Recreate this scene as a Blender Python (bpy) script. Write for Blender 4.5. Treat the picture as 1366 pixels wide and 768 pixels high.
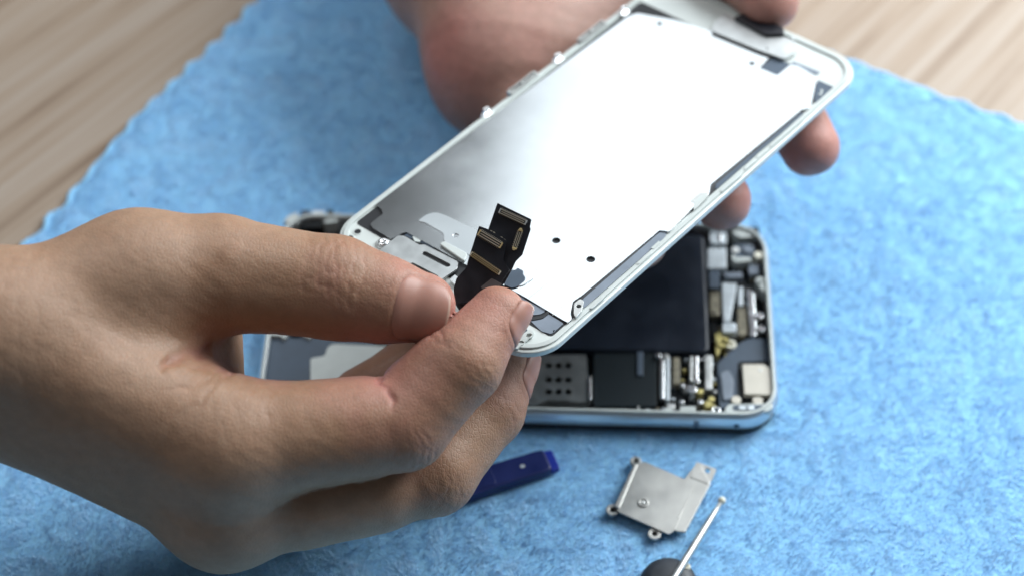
import bpy, bmesh, math, random
import numpy as np
from mathutils import Vector, Matrix
random.seed(7); rng = np.random.default_rng(7)
sc = bpy.context.scene
for o in list(bpy.data.objects): bpy.data.objects.remove(o)
col = sc.collection
R = math.radians

# ------------------------------------------------------------------ camera
PW, PH, FPX = 1366.0, 768.0, 2600.0          # photograph size, focal length in its pixels
DIST, ELEV = 0.5432, R(50.2)
CAM = np.array([0.0, -DIST*math.cos(ELEV), DIST*math.sin(ELEV)])
FWD = -CAM/np.linalg.norm(CAM); RGT = np.array([1.0, 0, 0]); UPV = np.cross(RGT, FWD)
cd = bpy.data.cameras.new('camera'); cam = bpy.data.objects.new('camera', cd); col.objects.link(cam)
cam.location = CAM; cam.rotation_euler = (math.pi/2-ELEV, 0, 0)
cd.sensor_width = 36; cd.lens = FPX/PW*36; cd.clip_start = 0.01; cd.clip_end = 50
cd.dof.use_dof = True; cd.dof.focus_distance = 0.450; cd.dof.aperture_fstop = 8.5; cd.dof.aperture_blades = 0
sc.camera = cam

def ray(px, py):
    return FWD + RGT*(px-PW/2)/FPX - UPV*(py-PH/2)/FPX
def W(px, py, z):                              # pixel + height in mm -> world point in mm
    d = ray(px, py); t = (z/1000.0-CAM[2])/d[2]
    return (CAM+d*t)*1000.0

# ------------------------------------------------------------------ world and lamps
w = bpy.data.worlds.new('World'); sc.world = w; w.use_nodes = True
w.node_tree.nodes['Background'].inputs[0].default_value = (0.57, 0.58, 0.60, 1)
w.node_tree.nodes['Background'].inputs[1].default_value = 0.13
def area(name, loc, target, sx, sy, power, color, spread=180):
    l = bpy.data.lights.new(name, 'AREA'); l.shape = 'RECTANGLE'; l.size = sx; l.size_y = sy
    l.energy = power; l.color = color; l.spread = R(spread)
    o = bpy.data.objects.new(name, l); col.objects.link(o); o.location = loc
    o.rotation_euler = (Vector(target)-Vector(loc)).to_track_quat('-Z', 'Y').to_euler()
    return o
LAZ, LEL, LDIST = R(27), R(45), 0.62           # azimuth right of straight ahead, elevation, distance from the panel
lc = (0.03+LDIST*math.cos(LEL)*math.sin(LAZ), LDIST*math.cos(LEL)*math.cos(LAZ), 0.06+LDIST*math.sin(LEL))
area('window_lamp', lc, (0.03, 0.0, 0.06), 0.62, 0.45, 1.5, (0.87, 0.95, 1.0))
area('added_right_lamp', (0.48, 0.29, 0.40), (0.05, 0.02, 0.0), 0.52, 0.52, 8.8, (0.91, 0.97, 1.0))  # added lamp, not a ceiling fixture; brightens the towel towards the far right
area('added_fill_lamp', (-0.42, 0.22, 1.0), (0.0, 0.0, 0.0), 0.7, 0.7, 4.2, (0.94, 0.97, 1.0))  # added softbox fill, lifts the towel shadow left of the far hand
sc.view_settings.view_transform = 'Standard'; sc.view_settings.look = 'None'
sc.view_settings.exposure = 0.0; sc.view_settings.gamma = 1.0

# ------------------------------------------------------------------ materials
MATS = {}
def mat(name, color, rough=0.5, metal=0.0, spec=0.5, bump=None, var=None, coat=0.0, sss=None):
    m = bpy.data.materials.new(name); m.use_nodes = True; nt = m.node_tree; b = nt.nodes['Principled BSDF']
    b.inputs['Base Color'].default_value = (*color, 1); b.inputs['Roughness'].default_value = rough
    b.inputs['Metallic'].default_value = metal; b.inputs['Specular IOR Level'].default_value = spec
    b.inputs['Coat Weight'].default_value = coat; b.inputs['Coat Roughness'].default_value = 0.1
    tc = nt.nodes.new('ShaderNodeTexCoord')
    if var:                                    # (scale, amount): uneven colour and gloss
        n = nt.nodes.new('ShaderNodeTexNoise'); n.inputs['Scale'].default_value = var[0]; n.inputs['Detail'].default_value = 6
        nt.links.new(tc.outputs['Object'], n.inputs['Vector'])
        mr = nt.nodes.new('ShaderNodeMapRange'); mr.inputs[1].default_value = .3; mr.inputs[2].default_value = .7
        mr.inputs[3].default_value = 1-var[1]; mr.inputs[4].default_value = 1+var[1]
        nt.links.new(n.outputs[0], mr.inputs[0])
        mx = nt.nodes.new('ShaderNodeMix'); mx.data_type = 'RGBA'; mx.blend_type = 'MULTIPLY'; mx.inputs[0].default_value = 1
        mx.inputs[6].default_value = (*color, 1); nt.links.new(mr.outputs[0], mx.inputs[7]); nt.links.new(mx.outputs[2], b.inputs['Base Color'])
        m2 = nt.nodes.new('ShaderNodeMath'); m2.operation = 'MULTIPLY'; m2.inputs[1].default_value = rough
        nt.links.new(mr.outputs[0], m2.inputs[0]); nt.links.new(m2.outputs[0], b.inputs['Roughness'])
    if bump:                                   # (scale, strength, distance)
        n = nt.nodes.new('ShaderNodeTexNoise'); n.inputs['Scale'].default_value = bump[0]; n.inputs['Detail'].default_value = 5
        nt.links.new(tc.outputs['Object'], n.inputs['Vector'])
        bp = nt.nodes.new('ShaderNodeBump'); bp.inputs['Strength'].default_value = bump[1]; bp.inputs['Distance'].default_value = bump[2]
        nt.links.new(n.outputs[0], bp.inputs['Height']); nt.links.new(bp.outputs[0], b.inputs['Normal'])
    if sss:
        b.inputs['Subsurface Weight'].default_value = sss[0]; b.inputs['Subsurface Radius'].default_value = sss[1]; b.inputs['Subsurface Scale'].default_value = sss[2]
    MATS[name] = m; return m
mat('white_bezel', (.60, .64, .62), .30, coat=.3, var=(60, .04))
mat('white_plastic', (.52, .56, .545), .45, var=(200, .06))
mat('shield_metal', (.78, .81, .83), .19, 1.0, var=(55, .09))
mat('cover_metal', (.56, .60, .62), .35, .6, var=(60, .06))
mat('bracket_metal', (.58, .60, .60), .40, 1.0, var=(300, .10))
mat('dull_metal', (.55, .56, .55), .45, .9, var=(300, .15))
mat('bright_metal', (.86, .87, .88), .25, 1.0, var=(300, .1))
mat('nickel', (.36, .355, .34), .42, .95, var=(180, .12), bump=(700, .05, .0002))
mat('black_adhesive', (.012, .013, .016), .5)
mat('flex_black', (.008, .009, .014), .42, var=(300, .2))
mat('flex_grey', (.09, .08, .08), .5)
mat('gold', (.78, .62, .32), .42, .8)
mat('pin_metal', (.72, .66, .52), .45, .8)
mat('slate_foam', (.062, .088, .125), .6, var=(250, .12))
mat('grey_flex', (.19, .225, .275), .45, .1, var=(250, .1))
mat('battery_black', (.009, .014, .025), .45, spec=.25, var=(120, .25))
mat('board_black', (.008, .010, .012), .5, spec=.25)
mat('chip_dark', (.008, .014, .018), .5, spec=.3)
mat('shaded_tray_metal', (.20, .21, .21), .5, .8, var=(300, .15))  # dull metal darkened: shadow of panel and hand put into the colour
mat('chassis_dark', (.03, .033, .036), .55)
mat('aluminium', (.72, .75, .76), .34, .85, var=(150, .05))
mat('beige', (.62, .58, .50), .55, var=(300, .05))
mat('cream', (.74, .72, .60), .5)
mat('pale_plastic', (.62, .68, .72), .4, .2, var=(400, .15))
mat('tan_board', (.20, .18, .13), .5, var=(700, .4))
mat('flux_gold', (.46, .40, .16), .4, .5, var=(900, .4))
mat('blue_tip', (.008, .025, .30), .4)
mat('blue_plastic', (.003, .011, .10), .42, var=(150, .2))
mat('rubber', (.022, .028, .038), .55, var=(300, .2))

# skin: colour from a redness attribute, pores and fine lines as bump
def skin_mat(name, base, red, pale):
    m = bpy.data.materials.new(name); m.use_nodes = True; nt = m.node_tree; b = nt.nodes['Principled BSDF']; L = nt.links.new
    at = nt.nodes.new('ShaderNodeAttribute'); at.attribute_name = 'flush'
    tc = nt.nodes.new('ShaderNodeTexCoord')
    n1 = nt.nodes.new('ShaderNodeTexNoise'); n1.inputs['Scale'].default_value = 70; n1.inputs['Detail'].default_value = 6; L(tc.outputs['Object'], n1.inputs['Vector'])
    n2 = nt.nodes.new('ShaderNodeTexNoise'); n2.inputs['Scale'].default_value = 420; n2.inputs['Detail'].default_value = 3; L(tc.outputs['Object'], n2.inputs['Vector'])
    a = nt.nodes.new('ShaderNodeMath'); a.operation = 'MULTIPLY_ADD'; a.inputs[1].default_value = .75; L(n1.outputs[0], a.inputs[0]); L(at.outputs['Fac'], a.inputs[2])
    a2 = nt.nodes.new('ShaderNodeMath'); a2.operation = 'SUBTRACT'; a2.inputs[1].default_value = .36; L(a.outputs[0], a2.inputs[0])
    r = nt.nodes.new('ShaderNodeValToRGB'); r.color_ramp.elements[0].color = (*pale, 1); r.color_ramp.elements[1].color = (*red, 1); r.color_ramp.elements[1].position = 1
    e = r.color_ramp.elements.new(.25); e.color = (*base, 1); L(a2.outputs[0], r.inputs[0])
    mr = nt.nodes.new('ShaderNodeMapRange'); mr.inputs[1].default_value = .3; mr.inputs[2].default_value = .7; mr.inputs[3].default_value = .92; mr.inputs[4].default_value = 1.06; L(n2.outputs[0], mr.inputs[0])
    mx = nt.nodes.new('ShaderNodeMix'); mx.data_type = 'RGBA'; mx.blend_type = 'MULTIPLY'; mx.inputs[0].default_value = 1; L(r.outputs[0], mx.inputs[6]); L(mr.outputs[0], mx.inputs[7]); L(mx.outputs[2], b.inputs['Base Color'])
    b.inputs['Roughness'].default_value = .50; b.inputs['Specular IOR Level'].default_value = .38
    b.inputs['Subsurface Weight'].default_value = .22; b.inputs['Subsurface Radius'].default_value = (1, .35, .2); b.inputs['Subsurface Scale'].default_value = .0028
    mp = nt.nodes.new('ShaderNodeMapping'); mp.inputs['Scale'].default_value = (1250, 800, 1000); mp.inputs['Rotation'].default_value = (.3, .2, .5); L(tc.outputs['Object'], mp.inputs['Vector'])
    v = nt.nodes.new('ShaderNodeTexVoronoi'); v.feature = 'DISTANCE_TO_EDGE'; v.inputs['Scale'].default_value = 1; L(mp.outputs[0], v.inputs['Vector'])
    cl = nt.nodes.new('ShaderNodeMapRange'); cl.inputs[1].default_value = 0; cl.inputs[2].default_value = .16; L(v.outputs[0], cl.inputs[0])
    n3 = nt.nodes.new('ShaderNodeTexNoise'); n3.inputs['Scale'].default_value = 260; n3.inputs['Detail'].default_value = 5; L(tc.outputs['Object'], n3.inputs['Vector'])
    ad = nt.nodes.new('ShaderNodeMath'); ad.operation = 'MULTIPLY_ADD'; ad.inputs[1].default_value = 1.8; L(n3.outputs[0], ad.inputs[0]); L(cl.outputs[0], ad.inputs[2])
    bp = nt.nodes.new('ShaderNodeBump'); bp.inputs['Strength'].default_value = .40; bp.inputs['Distance'].default_value = .00011; L(ad.outputs[0], bp.inputs['Height']); L(bp.outputs[0], b.inputs['Normal'])
    MATS[name] = m
skin_mat('skin', (.305, .172, .105), (.44, .19, .155), (.355, .22, .145))
skin_mat('skin_far', (.42, .25, .20), (.50, .20, .17), (.46, .29, .24))
mat('nail', (.385, .195, .15), .42, spec=.4, coat=.0, var=(160, .05), sss=(.2, (1, .4, .25), .002))
mat('nail_edge', (.42, .27, .21), .45)

# wood with long uneven grain
def wood_mat(ang):
    m = bpy.data.materials.new('wood'); m.use_nodes = True; nt = m.node_tree; b = nt.nodes['Principled BSDF']; L = nt.links.new
    tc = nt.nodes.new('ShaderNodeTexCoord')
    mp = nt.nodes.new('ShaderNodeMapping'); mp.inputs['Rotation'].default_value = (0, 0, -ang); L(tc.outputs['Object'], mp.inputs['Vector'])
    sc1 = nt.nodes.new('ShaderNodeMapping'); sc1.inputs['Scale'].default_value = (5, 150, 1); L(mp.outputs[0], sc1.inputs['Vector'])
    n1 = nt.nodes.new('ShaderNodeTexNoise'); n1.inputs['Scale'].default_value = 1; n1.inputs['Detail'].default_value = 7; n1.inputs['Roughness'].default_value = .62; n1.inputs['Distortion'].default_value = .25; L(sc1.outputs[0], n1.inputs['Vector'])
    sc2 = nt.nodes.new('ShaderNodeMapping'); sc2.inputs['Scale'].default_value = (14, 520, 1); L(mp.outputs[0], sc2.inputs['Vector'])
    n2 = nt.nodes.new('ShaderNodeTexNoise'); n2.inputs['Scale'].default_value = 1; n2.inputs['Detail'].default_value = 4; L(sc2.outputs[0], n2.inputs['Vector'])
    ad = nt.nodes.new('ShaderNodeMath'); ad.operation = 'MULTIPLY_ADD'; ad.inputs[1].default_value = .35; L(n2.outputs[0], ad.inputs[0]); L(n1.outputs[0], ad.inputs[2])
    r = nt.nodes.new('ShaderNodeValToRGB'); c = r.color_ramp
    c.elements[0].position = .46; c.elements[0].color = (.175, .115, .075, 1); c.elements[1].position = .88; c.elements[1].color = (.40, .335, .28, 1)
    e = c.elements.new(.62); e.color = (.33, .25, .185, 1); L(ad.outputs[0], r.inputs[0]); L(r.outputs[0], b.inputs['Base Color'])
    b.inputs['Roughness'].default_value = .48
    bp = nt.nodes.new('ShaderNodeBump'); bp.inputs['Strength'].default_value = .25; bp.inputs['Distance'].default_value = .0004; L(ad.outputs[0], bp.inputs['Height']); L(bp.outputs[0], b.inputs['Normal'])
    MATS['wood'] = m
def pile_mat():
    m = bpy.data.materials.new('pile'); m.use_nodes = True; nt = m.node_tree; b = nt.nodes['Principled BSDF']; L = nt.links.new
    at = nt.nodes.new('ShaderNodeAttribute'); at.attribute_name = 'shade'
    r = nt.nodes.new('ShaderNodeValToRGB'); r.color_ramp.elements[0].color = (.31, .56, .84, 1); r.color_ramp.elements[1].color = (.52, .77, .97, 1)
    L(at.outputs['Fac'], r.inputs[0]); L(r.outputs[0], b.inputs['Base Color'])
    b.inputs['Roughness'].default_value = .8; b.inputs['Specular IOR Level'].default_value = .15
    b.inputs['Sheen Weight'].default_value = .25; b.inputs['Sheen Roughness'].default_value = .5; b.inputs['Sheen Tint'].default_value = (.6, .8, 1, 1)
    MATS['pile'] = m
pile_mat()
mat('towel_weave', (.29, .58, .84), .9, spec=.1, bump=(1200, .5, .0004), var=(700, .12))

# ------------------------------------------------------------------ mesh helpers (millimetres in, metres out)
def tag(o, label=None, cat=None, group=None, kind=None):
    for k, v in (('label', label), ('category', cat), ('group', group), ('kind', kind)):
        if v: o[k] = v
    return o
def empty(name, M=None):
    o = bpy.data.objects.new(name, None); col.objects.link(o); o.empty_display_size = .01
    if M is not None: o.matrix_world = M
    return o
def mesh_obj(name, V, F, m, parent=None, smooth=False):
    me = bpy.data.meshes.new(name); me.from_pydata([tuple(np.asarray(v)/1000.0) for v in V], [], F)
    me.materials.append(MATS[m]); me.update()
    if smooth: me.polygons.foreach_set('use_smooth', [True]*len(me.polygons))
    o = bpy.data.objects.new(name, me); col.objects.link(o)
    if parent is not None: o.parent = parent
    return o
def big_mesh(name, V, quads, m, parent=None, smooth=True, tris=None):
    me = bpy.data.meshes.new(name); V = np.asarray(V, np.float32)/1000.0
    me.vertices.add(len(V)); me.vertices.foreach_set('co', V.ravel())
    q = np.asarray(quads, np.int32); nt_ = 0 if tris is None else len(tris)
    nl = q.size+3*nt_
    me.loops.add(nl); me.polygons.add(len(q)+nt_)
    li = q.ravel() if tris is None else np.concatenate([q.ravel(), np.asarray(tris, np.int32).ravel()])
    me.loops.foreach_set('vertex_index', li.astype(np.int32))
    ls = np.arange(len(q))*4
    if tris is not None: ls = np.concatenate([ls, q.size+np.arange(nt_)*3])
    me.polygons.foreach_set('loop_start', ls.astype(np.int32))
    if smooth: me.polygons.foreach_set('use_smooth', np.ones(len(me.polygons), bool))
    me.materials.append(MATS[m]); me.update(calc_edges=True); me.validate()
    o = bpy.data.objects.new(name, me); col.objects.link(o)
    if parent is not None: o.parent = parent
    return o
def fattr(o, name, vals):
    a = o.data.attributes.new(name, 'FLOAT', 'POINT'); a.data.foreach_set('value', np.asarray(vals, np.float32))
def ccw(p):
    p = [tuple(map(float, q[:2])) for q in p]
    s = sum(p[i][0]*p[(i+1) % len(p)][1]-p[(i+1) % len(p)][0]*p[i][1] for i in range(len(p)))
    return p if s > 0 else p[::-1]
def circle(cx, cy, r, n=20, ry=None):
    return [(cx+r*math.cos(2*math.pi*i/n), cy+(ry or r)*math.sin(2*math.pi*i/n)) for i in range(n)]
def rrect(x0, y0, x1, y1, r, n=6):
    out = []
    for cx, cy, a0 in ((x1-r, y1-r, 0), (x0+r, y1-r, 90), (x0+r, y0+r, 180), (x1-r, y0+r, 270)):
        for i in range(n+1):
            a = R(a0+90*i/n); out.append((cx+r*math.cos(a), cy+r*math.sin(a)))
    return out
def capsule2(a, b, r, n=7):
    ang = math.atan2(b[1]-a[1], b[0]-a[0]); out = []
    for i in range(n+1): t = ang-math.pi/2+math.pi*i/n; out.append((b[0]+r*math.cos(t), b[1]+r*math.sin(t)))
    for i in range(n+1): t = ang+math.pi/2+math.pi*i/n; out.append((a[0]+r*math.cos(t), a[1]+r*math.sin(t)))
    return out
def round_poly(p, r, n=4):                     # rounds the corners of a polygon
    p = [np.array(q[:2], float) for q in ccw(p)]; out = []
    for i in range(len(p)):
        a, b, c = p[i-1], p[i], p[(i+1) % len(p)]
        la, lc = np.linalg.norm(a-b), np.linalg.norm(c-b); d = min(r, la*.45, lc*.45)
        s, e = b+(a-b)/la*d, b+(c-b)/lc*d
        for k in range(n+1):
            t = k/n; out.append(tuple((1-t)**2*s+2*t*(1-t)*b+t*t*e))
    return out
def plate(name, outer, z0, z1, m, parent=None, holes=(), bev=0.0, frame=None):
    """extruded polygon with holes; frame = 4x4 (mm) applied to the local coordinates"""
    bm = bmesh.new(); outer = ccw(outer); loops = [outer]+[ccw(h)[::-1] for h in holes]
    top = []
    for lp in loops:
        vs = [bm.verts.new((x, y, z1)) for x, y in lp]; top.append(vs)
        for i in range(len(vs)): bm.edges.new((vs[i], vs[(i+1) % len(vs)]))
    if len(loops) == 1: bm.faces.new(top[0])
    else: bmesh.ops.triangle_fill(bm, use_beauty=True, use_dissolve=False, edges=bm.edges[:], normal=(0, 0, 1))
    bm.normal_update()
    fs = bm.faces[:]
    for f in fs:
        if f.normal.z < 0: f.normal_flip()
    dup = bmesh.ops.duplicate(bm, geom=fs+bm.edges[:]+bm.verts[:]); mp = dup['vert_map']
    for f in [g for g in dup['geom'] if isinstance(g, bmesh.types.BMFace)]: f.normal_flip()
    for lp in top:
        lo = [mp[v] for v in lp]
        for v in lo: v.co.z = z0
        for i in range(len(lp)):
            j = (i+1) % len(lp); bm.faces.new((lp[j], lp[i], lo[i], lo[j]))
    bmesh.ops.recalc_face_normals(bm, faces=bm.faces[:])
    if bev > 0:
        es = [e for e in bm.edges if abs(e.verts[0].co.z-z1) < 1e-5 and abs(e.verts[1].co.z-z1) < 1e-5 and any(abs(f.normal.z) < .5 for f in e.link_faces)]
        bmesh.ops.bevel(bm, geom=es, offset=bev, segments=2, profile=.5, affect='EDGES', clamp_overlap=True)
    for v in bm.verts:
        c = v.co.copy()
        if frame is not None: c = frame @ c
        v.co = c/1000.0
    me = bpy.data.meshes.new(name); bm.to_mesh(me); bm.free(); me.materials.append(MATS[m])
    o = bpy.data.objects.new(name, me); col.objects.link(o)
    if parent is not None: o.parent = parent
    return o
def tube(name, pts, rad, m, parent=None, n=10, caps=True):
    pts = [np.array(p, float) for p in pts]; rad = rad if hasattr(rad, '__len__') else [rad]*len(pts)
    V, F = [], []; ref = np.array([.13, .2, .97])
    for i, p in enumerate(pts):
        d = pts[min(i+1, len(pts)-1)]-pts[max(i-1, 0)]; d /= np.linalg.norm(d)+1e-9
        a = np.cross(d, ref); a /= np.linalg.norm(a); b_ = np.cross(d, a)
        for k in range(n): t = 2*math.pi*k/n; V.append(p+rad[i]*(a*math.cos(t)+b_*math.sin(t)))
    for i in range(len(pts)-1):
        for k in range(n): F.append((i*n+k, i*n+(k+1) % n, (i+1)*n+(k+1) % n, (i+1)*n+k))
    if caps: F.append(tuple(range(n))[::-1]); F.append(tuple((len(pts)-1)*n+k for k in range(n)))
    o = mesh_obj(name, V, F, m, parent, True)
    bm = bmesh.new(); bm.from_mesh(o.data); bmesh.ops.recalc_face_normals(bm, faces=bm.faces[:]); bm.to_mesh(o.data); bm.free()
    return o
def lathe(name, prof, m, parent=None, n=20, at=(0, 0, 0)):
    V, F = [], []
    for r_, z_ in prof:
        for k in range(n): t = 2*math.pi*k/n; V.append((at[0]+r_*math.cos(t), at[1]+r_*math.sin(t), at[2]+z_))
    for i in range(len(prof)-1):
        for k in range(n): F.append((i*n+k, i*n+(k+1) % n, (i+1)*n+(k+1) % n, (i+1)*n+k))
    F.append(tuple(range(n))[::-1]); F.append(tuple((len(prof)-1)*n+k for k in range(n)))
    return mesh_obj(name, V, F, m, parent, True)

# lattice noise for numpy arrays
LAT = rng.random((256, 256)).astype(np.float32)
def vnoise(x, y):
    xi = np.floor(x).astype(int); yi = np.floor(y).astype(int); fx = x-xi; fy = y-yi
    fx = fx*fx*(3-2*fx); fy = fy*fy*(3-2*fy); g = lambda a, b: LAT[a & 255, b & 255]
    return (g(xi, yi)*(1-fx)+g(xi+1, yi)*fx)*(1-fy)+(g(xi, yi+1)*(1-fx)+g(xi+1, yi+1)*fx)*fy
def fbm(x, y, o=3):
    s = 0; a = .5; n = 0
    for i in range(o): s = s+a*vnoise(x*2**i+17.3*i, y*2**i+5.1*i); n += a; a *= .5
    return s/n

# ------------------------------------------------------------------ table
TABLE_Z = -3.0
g0, g1 = W(0, 178, TABLE_Z), W(245, 0, TABLE_Z)
wood_mat(math.atan2(g1[1]-g0[1], g1[0]-g0[0]))
tb = plate('table', rrect(-700, -500, 700, 800, 20), TABLE_Z-25, TABLE_Z, 'wood', bev=2); tag(tb, kind='structure')

# ------------------------------------------------------------------ towel: sheet, hem, pile
A0, A1 = W(25, 325, 0), W(335, 0, 0); B0, B1 = W(1140, 83, 0), W(1366, 158, 0)
dA = (A0-A1); dA /= np.linalg.norm(dA); dB = (B1-B0); dB /= np.linalg.norm(dB)
s_ = np.linalg.solve(np.array([[dA[0], -dB[0]], [dA[1], -dB[1]]]), (B0-A1)[:2]); CORN = A1+dA*s_[0]
LA, LB = 430.0, 430.0
towel = empty('towel', Matrix.Translation((CORN[0]/1000, CORN[1]/1000, TABLE_Z/1000)))
tag(towel, 'light blue fluffy towel with scalloped edges spread over the wooden table', 'towel')
def wav(t): return (.2+1.2*fbm(t/14.0, t*0+9.1))*np.sin(t*2*math.pi/10.3+1.5*np.sin(t/23.0))+1.3*np.sin(t/17.0+1)+.9*(fbm(t/6.0, t*0+3.3)-.5)
def towel_xy(a, b):                            # a along dA, b along dB, both from the corner
    a2 = a+wav(b)*np.clip(1-a/40, 0, 1); b2 = b+wav(a+50)*np.clip(1-b/40, 0, 1)
    return CORN[0]+dA[0]*a2+dB[0]*b2, CORN[1]+dA[1]*a2+dB[1]*b2
def towel_z(x, y):
    return -.9+1.1*(fbm(x/38, y/38, 2)-.5)+.55*(fbm(x/6, y/6, 3)-.5)
na, nb = 310, 310
ga, gb = np.meshgrid(np.linspace(0, LA, na), np.linspace(0, LB, nb), indexing='ij')
X, Y = towel_xy(ga, gb); Z = towel_z(X, Y)
edge = np.clip(np.minimum(ga, gb)/3.0, 0, 1); Z = Z*edge+(TABLE_Z+1.0)*(1-edge)
org = np.array([CORN[0], CORN[1], TABLE_Z])
V = np.stack([X, Y, Z], -1).reshape(-1, 3)-org
ii = np.arange(na*nb).reshape(na, nb)
Q = np.stack([ii[:-1, :-1], ii[1:, :-1], ii[1:, 1:], ii[:-1, 1:]], -1).reshape(-1, 4)
big_mesh('weave', V, Q[:, ::-1] if np.cross(dA, dB)[2] < 0 else Q, 'towel_weave', towel)
for nm, f_ in (('hem', lambda t: towel_xy(np.zeros_like(t), t)), ('hem', lambda t: towel_xy(t, np.zeros_like(t)))):
    t = np.arange(0, 400, 1.0); hx, hy = f_(t); hz = TABLE_Z+1.1+.45*np.sin(t*2*math.pi/10.3+.8)
    tube(nm, np.stack([hx, hy, hz], -1)-org, list(.95+.2*np.sin(t*2.9)), 'towel_weave', towel, n=8)
# phone pose on the towel, needed to keep the pile out from under it
PHX, PHY, PHA = 2.2, -13.5, -0.0314
def pile(n):
    a = rng.random(n*2)*400; b = rng.random(n*2)*400
    x, y = towel_xy(a, b); d = np.stack([x, y, x*0], -1)/1000-CAM
    zc = d@FWD; px = PW/2+FPX*(d@RGT)/zc; py = PH/2-FPX*(d@UPV)/zc
    ca, sa = math.cos(-PHA), math.sin(-PHA); u = (x-PHX)*ca-(y-PHY)*sa; v = (x-PHX)*sa+(y-PHY)*ca
    k = (px > -60) & (px < 1430) & (py > -60) & (py < 830) & ~((abs(u) < 68) & (abs(v) < 32.5))
    x, y, a, b = x[k], y[k], a[k], b[k]; n = len(x)
    z = towel_z(x, y); e = np.clip(np.minimum(a, b)/3, 0, 1); z = z*e+(TABLE_Z+1.2)*(1-e)
    ang = 6.28*fbm(x/9, y/9, 2)*1.6+rng.normal(0, .7, n); clump = fbm(x/2.6+40, y/2.6, 2)
    ln = (.8+.95*clump)*(.75+.5*rng.random(n)); lean = .35+.75*rng.random(n)
    dx, dy = np.cos(ang)*lean, np.sin(ang)*lean; q = 1/np.sqrt(dx*dx+dy*dy+1); 
    D = np.stack([dx*q, dy*q, q], -1)*ln[:, None]
    s = np.stack([-np.sin(ang+.8), np.cos(ang+.8), 0*ang], -1)*(.05+.045*rng.random(n))[:, None]
    P = np.stack([x, y, z-.15], -1)-org
    droop = np.stack([np.cos(ang), np.sin(ang), -.35+0*ang], -1)*(ln*.35)[:, None]
    V = np.stack([P-s, P+s, P+D*.6+s*.9, P+D*.6-s*.9, P+D+droop], 1).reshape(-1, 3)
    i = np.arange(n)*5
    quads = np.stack([i, i+1, i+2, i+3], -1); tris = np.stack([i+3, i+2, i+4], -1)
    sh = np.clip(.55+.5*(fbm(x/3.2, y/3.2, 3)-.5)+.5*(fbm(x/25, y/25, 2)-.5)+rng.normal(0, .13, n), 0, 1)
    o = big_mesh('pile', V, quads, 'pile', towel, False, tris); tag(o, kind='stuff'); fattr(o, 'shade', np.repeat(sh, 5))
pile(430000)

# ------------------------------------------------------------------ opened phone body lying on the towel
body = empty('phone_body', Matrix.Translation((PHX/1000, PHY/1000, 0)) @ Matrix.Rotation(PHA, 4, 'Z'))
tag(body, 'opened white phone body with black battery and bare circuitry, lying on the towel', 'phone')
def bl(px, py, h):
    p = W(px, py, h); x, y = p[0]-PHX, p[1]-PHY; c, s = math.cos(-PHA), math.sin(-PHA)
    return (x*c-y*s, x*s+y*c)
HL, HW = 69.05, 34.3
def sweep(name, prof, rad, m, n=10):            # rounded rectangle swept through (inset, height) pairs, closed into a ring
    V, F = [], []; k = 0
    for ins, z in prof:
        p = rrect(-HL+ins, -HW+ins, HL-ins, HW-ins, max(rad-ins, 1), n); k = len(p); V += [(x, y, z) for x, y in p]
    for i in range(len(prof)):
        j = (i+1) % len(prof)
        for q in range(k): F.append((i*k+q, i*k+(q+1) % k, j*k+(q+1) % k, j*k+q))
    o = mesh_obj(name, V, F, m, body, True); bm = bmesh.new(); bm.from_mesh(o.data); bmesh.ops.recalc_face_normals(bm, faces=bm.faces[:]); bm.to_mesh(o.data); bm.free(); return o
sweep('frame', [(2.1, .4), (1.2, .55), (.5, 1.2), (.12, 2.2), (0, 3.3), (.1, 4.4), (.4, 5.4), (.85, 6.2), (1.2, 6.55), (2.0, 6.6), (2.05, 6.5), (2.1, 1.5)], 10.5, 'aluminium')
sweep('rim', [(1.0, 6.5), (1.05, 6.85), (1.25, 7.0), (1.75, 7.0), (1.95, 6.85), (1.98, 6.5)], 10.5, 'white_plastic')
plate('back_shell', rrect(-HL+.3, -HW+.3, HL-.3, HW-.3, 10.2, 10), 0.0, 1.4, 'chassis_dark', body, bev=.2)
for x in (-47.0, 47.0):                         # antenna bands across the near side
    plate('antenna_band', [(x-.7, -HW-.03), (x+.7, -HW-.03), (x+.7, -HW+.4), (x-.7, -HW+.4)], 1.9, 4.7, 'grey_flex', body)
plate('side_screw', circle(0, 0, .75, 14), -.3, .05, 'slate_foam', body, frame=Matrix.Translation((57.5, -HW, 3.4)) @ Matrix.Rotation(R(90), 4, 'X'))
def comp(name, quad, top, m, base=1.4, r=.5, bev=.15, holes=(), hr=.8):
    """component from its photographed outline: a box (x0,y0,x1,y1) or a list of points, top face at height top"""
    if len(quad) == 4 and not hasattr(quad[0], '__len__'):
        x0, y0, x1, y1 = quad; quad = [(x0, y0), (x1, y0), (x1, y1), (x0, y1)]
    p = [bl(x, y, top) for x, y in quad]
    if r: p = round_poly(p, r)
    hs = [circle(*bl(x, y, top), hr, 12) for x, y in holes]
    return plate(name, p, base, top, m, body, hs, bev=bev)
def disc(name, px, py, r, top, m, base=1.4, ring=None):
    c = bl(px, py, top)
    return plate(name, circle(*c, r, 16), base, top, m, body, [circle(*c, ring, 12)] if ring else (), bev=min(.15, r*.2))
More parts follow.
